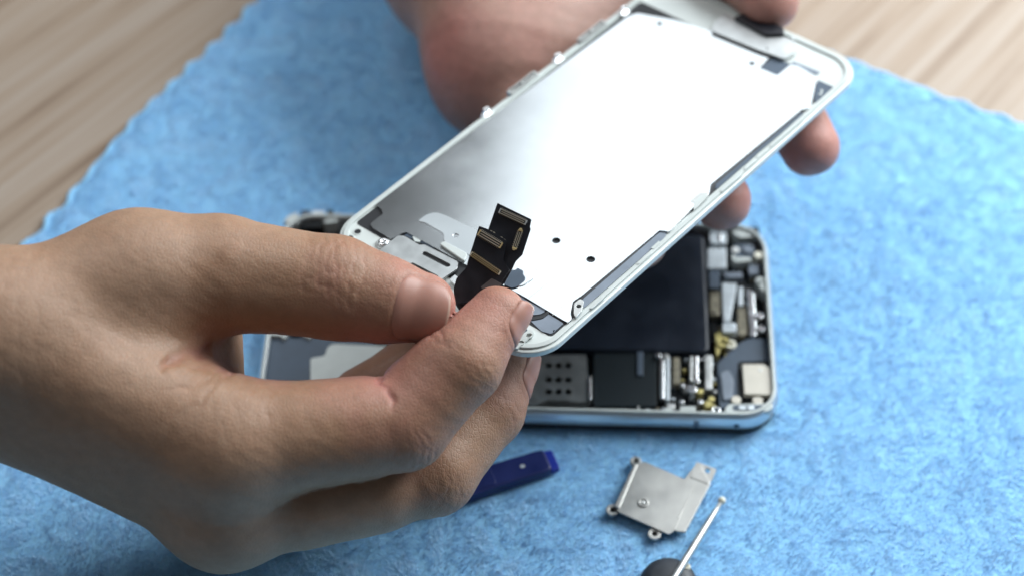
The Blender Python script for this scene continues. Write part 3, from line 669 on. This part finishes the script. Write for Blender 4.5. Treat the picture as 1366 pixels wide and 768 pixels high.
def nail(hand, parent, tip_c, ax, dor, length, thmax, s0, rise=.02, edge=.7):
    """nail plate over the finger end: tip_c on the bone, s runs from s0 (cuticle) forward"""
    ax = unit(ax); dor = unit(np.asarray(dor)-ax*(np.asarray(dor)@ax)); lat = np.cross(ax, dor)
    nu, nv = 22, 19; P = []
    for i in range(nu):
        u = i/(nu-1); s = s0+length*u
        wid = (1-(1-min(u/.32, 1))**2.6*.62) * (1-max(0, (u-.86)/.14)**2*.30)
        for j in range(nv):
            wv = (2*j/(nv-1)-1); th = wv*thmax*wid
            P.append((s-length*.10*abs(wv)**2*(u > .5)*(u-.5)*2, th, u, wv))
    P = np.array(P); base = np.asarray(tip_c)+P[:, 0:1]*ax; D = np.cos(P[:, 1:2])*dor+np.sin(P[:, 1:2])*lat
    r_ = np.full(len(P), 1.0)
    for _ in range(60): r_ = r_-np.clip(hand.sdf(base+D*r_[:, None]), -1.2, 1.2)*.8
    r_ = np.clip(r_, 3.0, 16.0)
    R2 = r_.reshape(nu, nv)
    # the plate keeps nearly the radius it has at mid length, so that it runs straight past the finger's round end
    mid = R2[int(nu*.35)]
    for i in range(nu):
        u = i/(nu-1)
        t = min(1, max(0, (u-.2)/.5)); t = t*t*(3-2*t)
        R2[i] = R2[i]*(1-t)+np.maximum(R2[i], mid-(u-.35)**2*2.6)*t
    off = rise-.55*np.abs(P[:, 3])**6-.5*np.clip(1-P[:, 2]/.12, 0, 1)**2
    X = base+D*(R2.ravel()+off)[:, None]; ii = np.arange(nu*nv).reshape(nu, nv)
    Q = np.stack([ii[:-1, :-1], ii[1:, :-1], ii[1:, 1:], ii[:-1, 1:]], -1).reshape(-1, 4)
    o = big_mesh('nail', X, Q, 'nail', None); md = o.modifiers.new('thickness', 'SOLIDIFY'); md.thickness = .0004; md.offset = -1
    o.data.materials.append(MATS['nail_edge']); k = np.zeros(len(o.data.polygons), np.int32); row = np.arange(len(k))//(nv-1); k[row >= nu-1-max(1, int(round((nu-1)*edge/length)))] = 1
    o.data.polygons.foreach_set('material_index', k)
    o.parent = parent
    return o
def nail_groove(V, tip_c, ax, dor, length, thmax, s0, rad):
    ax = unit(ax); dor = unit(np.asarray(dor)-ax*(np.asarray(dor)@ax)); lat = np.cross(ax, dor)
    q = V-np.asarray(tip_c); s = q@ax; th = np.arctan2(q@lat, q@dor); rr = np.hypot(q@lat, q@dor)
    a = (s-(s0+length*.5))/(length*.5); b = th/thmax; e = (np.abs(a)**3+np.abs(b)**3)**(1/3)
    out = -.35*np.clip((1.0-e)/.12, 0, 1)+.16*np.exp(-((e-1.14)/.13)**2)*(a < .75)
    out[(rr > rad*1.9) | (e > 1.6)] = 0
    return out

# ---- right-hand: enters from the left, pinching the cable
H = Hand()
T0, T05, T1, T2, T25, T3 = W(95, 425, 84), W(185, 372, 85), W(290, 365, 83), W(450, 384, 80), W(508, 398, 78.5), W(564, 407, 77)
I0, I1, I2, I3 = W(300, 592, 66), W(538, 566, 65), W(617, 485, 73), W(665, 421, 75.5)
M0, M1, M2, M3 = W(300, 672, 48), W(577, 628, 45), W(648, 545, 46), W(672, 495, 48)
R0, R1, R2, R3 = W(285, 655, 30), W(540, 590, 24), W(545, 500, 30), W(482, 527, 30)
P0, P1, P2, P3 = W(270, 640, 20), W(430, 600, 14), W(470, 560, 16), W(420, 560, 17)
W1, W2, W3 = W(-25, 440, 88), W(-25, 492, 74), W(-25, 465, 64)
A1_, A2_, A3_ = W(-420, 430, 100), W(-420, 500, 84), W(-420, 465, 76)
UV = lambda n: UPV*n
H.add(8, 1, [(A1_, W1, 17, 14.6), (A2_, W2, 17, 14.6), (A3_, W3, 17, 15), (W1, T05, 14.6, 13.8), (W1, I0, 15.5, 12.0), (W2, I0, 15, 12.0), (W2, M0, 15.5, 12.4), (W3, R0, 15, 11), (W3, P0, 14, 10),
             (I0, M0, 11.6, 12.2), (M0, R0, 12, 10.5), (W(281, 452, 60), W(276, 548, 57), 7.4, 8.5), (W(235, 450, 64), W(240, 550, 60), 9, 11), (W(180, 470, 74), W(225, 530, 68), 12, 10)])
H.add(2.5, 8, [(T05, T1, 14.0, 13.0), (T1, T2, 13.0, 11.3), (T2, T25, 11.3, 9.5), (T25, T3, 9.5, 7.4), (W(470, 404, 78), W(556, 416, 76), 7.6, 6.6)])
H.add(2, 7, [(I0, I1, 12.2, 10.3), (I1, I2, 10.2, 8.9), (I2, I3, 8.9, 6.4), (W(400, 580, 66), W(480, 570, 65), 12.0, 11.4), (W(560, 524, 67), W(590, 496, 71), 9.0, 8.5), (W(634, 458, 74), W(660, 420, 75.5), 7.5, 5.8)])
H.add(2, 5, [(M0, M1, 12.8, 10.2), (M1, M2, 10.2, 9.0), (M2, M3, 9.2, 7.6), (W(400, 662, 47), W(500, 646, 46), 12.0, 11.2)])
H.add(2, 5, [(R0, R1, 12.4, 9.8), (R1, R2, 9.6, 8.6), (R2, R3, 8.6, 7.2)])
H.add(2, 5, [(P0, P1, 11.5, 9), (P1, P2, 9, 7.5), (P2, P3, 7.5, 6.6)])
VIEW = -FWD
allp = np.array([A1_, A3_, T3, I3, M3, R3, M0, P1, I1]); lo = allp.min(0)-26; hi = allp.max(0)+26; lo[0] = W(-260, 450, 80)[0]
V, Q, N = H.mesh(0.9, 1, lo, hi)
dis = np.zeros(len(V)); thumb_ax = T3-T2; thumb_dor = VIEW*1.0+UPV*(.10)
# wrinkles over the thumb joint, finger joints and the web
mk = {i: np.clip(2-np.abs(H.only(i).sdf(V)), 0, 1) for i in (1, 2, 3)}   # creases stay on their own finger
dis += mk[1]*crease(V, N, T2, T2-T1, VIEW*.9+UPV*.45, [-7, -4.2, -2.2, -.6, 1.2, 3.2, 5.6], .20, .40, 10.5, 1)
dis += mk[1]*crease(V, N, T2-unit(T2-T1)*1, unit(T2-T1)*.5+UPV*.75, VIEW, [-3.5, -.6, 2.5], .10, .5, 7, 2)
dis += mk[2]*crease(V, N, I2, I3-I1, VIEW*.7+RGT*.7, [-2.4, -.9, .7, 2.2], .10, .40, 8, 3)
dis += mk[2]*crease(V, N, I1, I2-I0, VIEW*.5-UPV*.6+RGT*.5, [-4, -2.3, -.8, .8, 2.4, 4], .13, .45, 10, 4)
dis += mk[2]*crease(V, N, I1+unit(I0-I1)*1.5, I2-I0, VIEW*.35+UPV*.9-RGT*.3, [0], .9, .7, 9, 5, cone=.0)
dis += mk[2]*crease(V, N, I2+unit(I1-I2)*.5, I3-I1, VIEW*.4+UPV*.5-RGT*.75, [0, 1.6], .25, .5, 8, 6)
dis += mk[3]*crease(V, N, M1, M2-M0, VIEW*.5-UPV*.7+RGT*.5, [-3.6, -1.8, -.3, 1.2, 2.8], .13, .45, 10, 7)
dis += mk[3]*crease(V, N, M2, M3-M1, VIEW*.6+RGT*.7, [-1.8, -.4, 1.2], .10, .42, 8, 8)
dis += crease(V, N, W(290, 462, 76), UPV-RGT*.25, VIEW, [0], 1.2, 1.3, 14, 9, cone=-.6, arc=-.01)       # deep fold under the thumb
for q, dr in enumerate((-.55, -.15, .3, .8)):
    dis += crease(V, N, W(292, 474, 76), UPV*.8-RGT*dr, VIEW, [-1.5-1.2*q], .28, .55, 12, 30+q, cone=-.6)
dis += crease(V, N, W(325, 545, 70), RGT, VIEW+UPV*.3, [-5, -2.2, .4, 3.6, 7], .07, .6, 15, 10, cone=-.2, arc=.01)
dis += crease(V, N, W(10, 450, 88), RGT, VIEW+UPV*.5, [-4, -1, 2.2, 5.5, 9], .06, .6, 26, 12, cone=-.2, arc=.004)
TN = dict(tip_c=T3, ax=thumb_ax, dor=VIEW*.95-UPV*.12, length=12.4, thmax=1.05, s0=-6.2)
IN = dict(tip_c=I3, ax=I3-I2, dor=RGT*1.0+VIEW*.28-UPV*.30, length=9.8, thmax=.85, s0=-4.2)
MN = dict(tip_c=M3, ax=M3-M2, dor=RGT*1.0+VIEW*.1-UPV*.25, length=10.5, thmax=.85, s0=-4.0)
for gi, k, r_ in ((1, TN, 9), (2, IN, 7.5), (3, MN, 7.5)): dis += nail_groove(V, rad=r_, **k)*(np.abs(H.only(gi).sdf(V)) < .5)
lump = .35*(fbm(V[:, 0]/9+V[:, 2]/13, V[:, 1]/9+V[:, 2]/11, 3)-.5)+.10*(fbm(V[:, 0]/2.2+V[:, 2]/2.5, V[:, 1]/2.2, 2)-.5)
V2 = V+N*(dis+lump)[:, None]
hand1 = empty('hand', Matrix.Translation(Vector(W(0, 468, 75)/1000))); h0 = W(0, 468, 75)
tag(hand1, 'bare hand reaching in from the left, pinching the black cable between thumb and index finger', 'hand')
sk = big_mesh('skin', V2-h0, Q, 'skin', hand1)
def flush(V, spots): 
    f = np.zeros(len(V))
    for p, r_, a in spots: f += a*np.exp(-((V-p)**2).sum(1)/r_**2)
    return np.clip(f, 0, 1)
fattr(sk, 'flush', flush(V, [(T3, 16, .6), (T2, 14, .40), (T1, 14, .2), (I3, 13, .6), (I2, 11, .4), (I1, 13, .45), (M1, 12, .4), (M3, 13, .5), (M2, 10, .4), (W(318, 500, 70), 12, .45), (R3, 14, .4), (R2, 12, .3), (W(430, 530, 70), 16, .35), (W(520, 540, 68), 12, .3)])+
      np.clip(-dis, 0, .6)*.5)
for gi, k in ((1, TN), (2, IN), (3, MN)):
    o = nail(H.only(gi), hand1, **k); o.location = -Vector(h0/1000)

# ---- the other hand: palm up beneath the panel, thumb over its far end
G = Hand()
pm = [W(632, -70, 38), W(672, 78, 33), W(760, 20, 34), W(820, -70, 38), W(720, -180, 40)]
f1 = [W(850, -25, 36), W(955, 30, 40), W(1040, 128, 44), W(1080, 196, 44.5)]
f2 = [W(770, 45, 34), W(855, 118, 38), W(922, 205, 43), W(962, 266, 43.5)]
f3 = [W(700, 85, 32), W(770, 190, 34), W(820, 270, 40), W(850, 320, 42)]
f4 = [W(670, 90, 32), W(715, 190, 34), W(745, 250, 38), W(765, 290, 41)]
th = [W(780, -150, 46), W(920, -110, 56), W(982, -52, 60), W(1027, 2, 60)]
wr = [W(560, -420, 42), W(700, -420, 42)]
G.add(20, 1, [(wr[0], pm[0], 20, 25), (wr[1], pm[4], 20, 22), (pm[0], pm[1], 23.5, 16.0), (pm[0], pm[2], 20, 17), (pm[4], pm[3], 22, 16), (pm[3], f1[0], 15, 11), (pm[2], f2[0], 15, 11), (pm[1], f3[0], 13, 12), (pm[1], f4[0], 13, 12), (f1[0], f4[0], 11, 12), (pm[4], th[0], 20, 15)])
for f_, r_ in ((f1, (11, 9.6, 9, 8.0)), (f2, (11, 9.8, 9.2, 7.9)), (f3, (11, 9.6, 9, 7.8)), (f4, (10.5, 8.8, 8, 7)), (th, (14, 11.5, 10.5, 8.0))):
    G.add(4, 4, [(f_[i], f_[i+1], r_[i], r_[i+1]) for i in range(3)])
allp = np.array(pm+f1+f2+f3+f4+th+wr); lo = allp.min(0)-28; hi = allp.max(0)+28; hi[1] = W(640, -300, 40)[1]
V, Q, N = G.mesh(1.3, 1, lo, hi)
dis = np.zeros(len(V))
lump = .7*(fbm(V[:, 0]/14+V[:, 2]/13, V[:, 1]/14+V[:, 2]/11, 3)-.5)
hand2 = empty('hand', Matrix.Translation(Vector(W(680, -60, 38)/1000))); h0 = W(680, -60, 38)
tag(hand2, 'open hand behind the display panel, palm up, two fingertips showing below its edge', 'hand')
sk = big_mesh('skin', V+N*(dis+lump)[:, None]-h0, Q, 'skin_far', hand2)
fattr(sk, 'flush', flush(V, [(W(600, 90, 40), 20, .55), (W(590, 60, 45), 12, .4), (f1[3], 18, .75), (f2[3], 18, .75), (th[3], 18, .6), (W(720, 40, 45), 22, .25)])+np.clip(-dis, 0, .6)*.3)

# ------------------------------------------------------------------ loose parts and tools on the towel
# blue pry tool
a, b = W(731, 615, 1.6), W(530, 676, 1.6); d = unit(b-a); ang = math.atan2(d[1], d[0]); Lt = np.linalg.norm(b-a)
tool = empty('pry_tool', Matrix.Translation((a[0]/1000, a[1]/1000, 0)) @ Matrix.Rotation(ang, 4, 'Z'))
tag(tool, 'dark blue plastic pry tool on the towel, half hidden under the left hand', 'pry tool')
prof = [(0, 3.2), (2, 3.5), (14, 3.6), (22, 4.0), (34, 4.2), (Lt-6, 3.9), (Lt-2, 3.4), (Lt, 2.4)]
plate('handle', round_poly([(x, y) for x, y in prof]+[(x, -y) for x, y in prof[::-1]], 1.2), .1, 3.0, 'blue_plastic', tool, bev=.6)
plate('tip_wedge', round_poly([(-2.2, -3.0), (.3, -3.3), (.3, 3.3), (-2.2, 3.0)], .5), .2, 2.0, 'blue_tip', tool, bev=.4)
plate('grip_panel', round_poly([(15, -2.8), (32, -3.0), (32, 3.0), (15, 2.8)], 1.2), 3.0, 3.25, 'blue_plastic', tool, bev=.15)
plate('tip_mark', rrect(6.4, -.5, 7.6, .5, .3), 3.0, 3.06, 'pale_plastic', tool)

# loose metal shield
c0 = W(868, 668, 1.5)
def sl(px, py, h): p = W(px, py, h); return (p[0]-c0[0], p[1]-c0[1])
shd = empty('metal_shield', Matrix.Translation((c0[0]/1000, c0[1]/1000, 0)))
tag(shd, 'small bent nickel shield plate with screw lugs lying loose on the towel', 'shield plate')
pt = lambda l, h: [sl(x, y, h) for x, y in l]
hc = sl(858, 670, 2.2)
plate('cover', round_poly(pt([(846, 618), (860, 615), (912, 638), (926, 643), (900, 706), (893, 712), (823, 681), (822, 674)], 2.2), .6), 1.7, 2.2, 'nickel', shd, [circle(*hc, .6, 14)], bev=.18)
plate('step', round_poly(pt([(912, 639), (929, 617), (935, 619), (948, 644), (914, 709), (899, 707), (924, 645)], 1.8), .4), 1.2, 1.75, 'nickel', shd, bev=.15)
plate('end_tab', round_poly(pt([(929, 615), (956, 625), (949, 641), (923, 632)], 1.0), .5), .4, 1.0, 'nickel', shd, [round_poly(pt([(942, 623), (948, 625), (946, 631), (940, 629)], 1.0), .3)], bev=0)
plate('tab_bend', round_poly(pt([(923, 631), (948, 641), (946, 647), (920, 637)], 1.5), .3), .6, 1.9, 'nickel', shd, bev=.3)
plate('flange', round_poly(pt([(846, 617), (851, 619), (826, 678), (819, 674)], 2.6), .4), .6, 2.65, 'nickel', shd, bev=.25)
for (px, py, r, m) in ((848, 614, 1.5, 'nickel'), (817, 679, 1.7, 'nickel'), (873, 711, 1.7, 'nickel')):
    c = sl(px, py, 1.6); plate('screw_lug', circle(*c, r, 18), .7, 1.65, m, shd, [circle(*c, r*.42, 12)], bev=.15)
    plate('lug_hole', circle(*c, r*.41, 12), .55, .8, 'chassis_dark', shd)
plate('dimple', circle(*hc, 1.45, 20), 2.15, 2.55, 'nickel', shd, [circle(*hc, .75, 16)], bev=.18)
plate('dimple_core', circle(*hc, .55, 14), 1.8, 2.5, 'dull_metal', shd, bev=.15)
line_p = [(905, 690), (928, 644)]
plate('crease_rib', round_poly(pt([(903, 690), (926, 646), (928, 647), (905, 691)], 2.35), .1), 2.15, 2.35, 'nickel', shd, bev=.08)

# thin metal probe and the dark disc it rests on
a, b = W(963, 667, 2.6), W(886, 792, 5.4)
pr = empty('metal_probe', Matrix.Translation((b[0]/1000, b[1]/1000, 0)))
tag(pr, 'thin round metal rod with a beaded tip, pointing up beside the shield plate', 'rod')
og = np.array([b[0], b[1], 0]); q = [a+(b-a)*t-og for t in np.linspace(0.03, 1, 10)]
tube('shaft', q, [.55, .75, .85, .9, .92, .94, .95, .95, .95, .95], 'dull_metal', pr, 14)
e = a-og; lathe('tip_bead', [(.05, -1.05), (.6, -.85), (1.0, -.3), (1.05, .2), (.7, .8), (.05, 1.05)], 'cream', pr, 16, e)
c = W(893, 770, 3.6)
dk = empty('rubber_disc', Matrix.Translation((c[0]/1000, c[1]/1000, 0)))
tag(dk, 'dark grey domed disc under the metal rod at the bottom edge', 'disc')
lathe('dome', [(6.6, .1), (6.9, .8), (6.8, 2.0), (6.0, 3.0), (4.2, 3.6), (.05, 3.9)], 'rubber', dk, 32)
lathe('base_ring', [(7.0, .02), (7.3, .15), (7.2, .7), (6.7, .9)], 'rubber', dk, 32)
c = W(916, 755, 3.2)
bd = empty('loose_screw', Matrix.Translation((c[0]/1000, c[1]/1000, 0)))
tag(bd, 'tiny pale screw head beside the metal rod at the bottom edge', 'screw')
lathe('head', [(.5, 2.0), (1.0, 2.2), (1.05, 3.0), (.8, 3.5), (.4, 3.55), (.3, 3.2), (.02, 3.2)], 'cream', bd, 16)
lathe('thread', [(.3, .0), (.5, .3), (.45, .8), (.55, 1.2), (.45, 1.6), (.5, 2.0)], 'bright_metal', bd, 12)

# pieces that sit on a part become its sub-parts (all local transforms are the identity, so nothing moves)
def nest(root, child, part):
    p = next((o for o in root.children if o.name.split('.')[0] == part), None)
    if p is None: return
    for o in list(root.children):
        if o.name.split('.')[0] == child: o.parent = p
for c_n, p_n in (('battery_label', 'battery'), ('camera_cover', 'camera_frame'), ('camera_pin', 'camera_frame'), ('flex_loop', 'camera_flex'), ('bracket_inlay', 'corner_bracket'), ('inlay_pad', 'corner_bracket'),
                 ('speaker_slot', 'speaker_grille'), ('front_camera_lens', 'front_camera'), ('camera_clip', 'front_camera'), ('antenna_band', 'frame'), ('side_screw', 'frame'), ('rim_clip', 'rim'), ('chip_tab', 'chip_shield'),
                 ('tray_edge', 'sim_tray_cover'), ('chip_capacitor', 'logic_board'), ('solder_dot', 'logic_board')): nest(body, c_n, p_n)
for c_n, p_n in (('seam', 'shield_plate'), ('fold', 'shield_plate'), ('shield_hook', 'shield_plate'), ('shield_tab', 'shield_plate'), ('rail', 'bezel'), ('chin_hole', 'bezel'), ('hole_lip', 'bezel'), ('socket_chip', 'socket_floor'),
                 ('stiffener', 'flex_cable'), ('chip_capacitor', 'flex_cable'), ('earpiece_connector', 'earpiece_bracket'), ('corner_mark', 'corner_gasket'), ('bracket_tab', 'home_bracket')): nest(disp, c_n, p_n)
for c_n, p_n in (('dimple', 'cover'), ('dimple_core', 'cover'), ('crease_rib', 'cover'), ('lug_hole', 'screw_lug')): nest(shd, c_n, p_n)
for c_n, p_n in (('grip_panel', 'handle'), ('tip_mark', 'handle')): nest(tool, c_n, p_n)
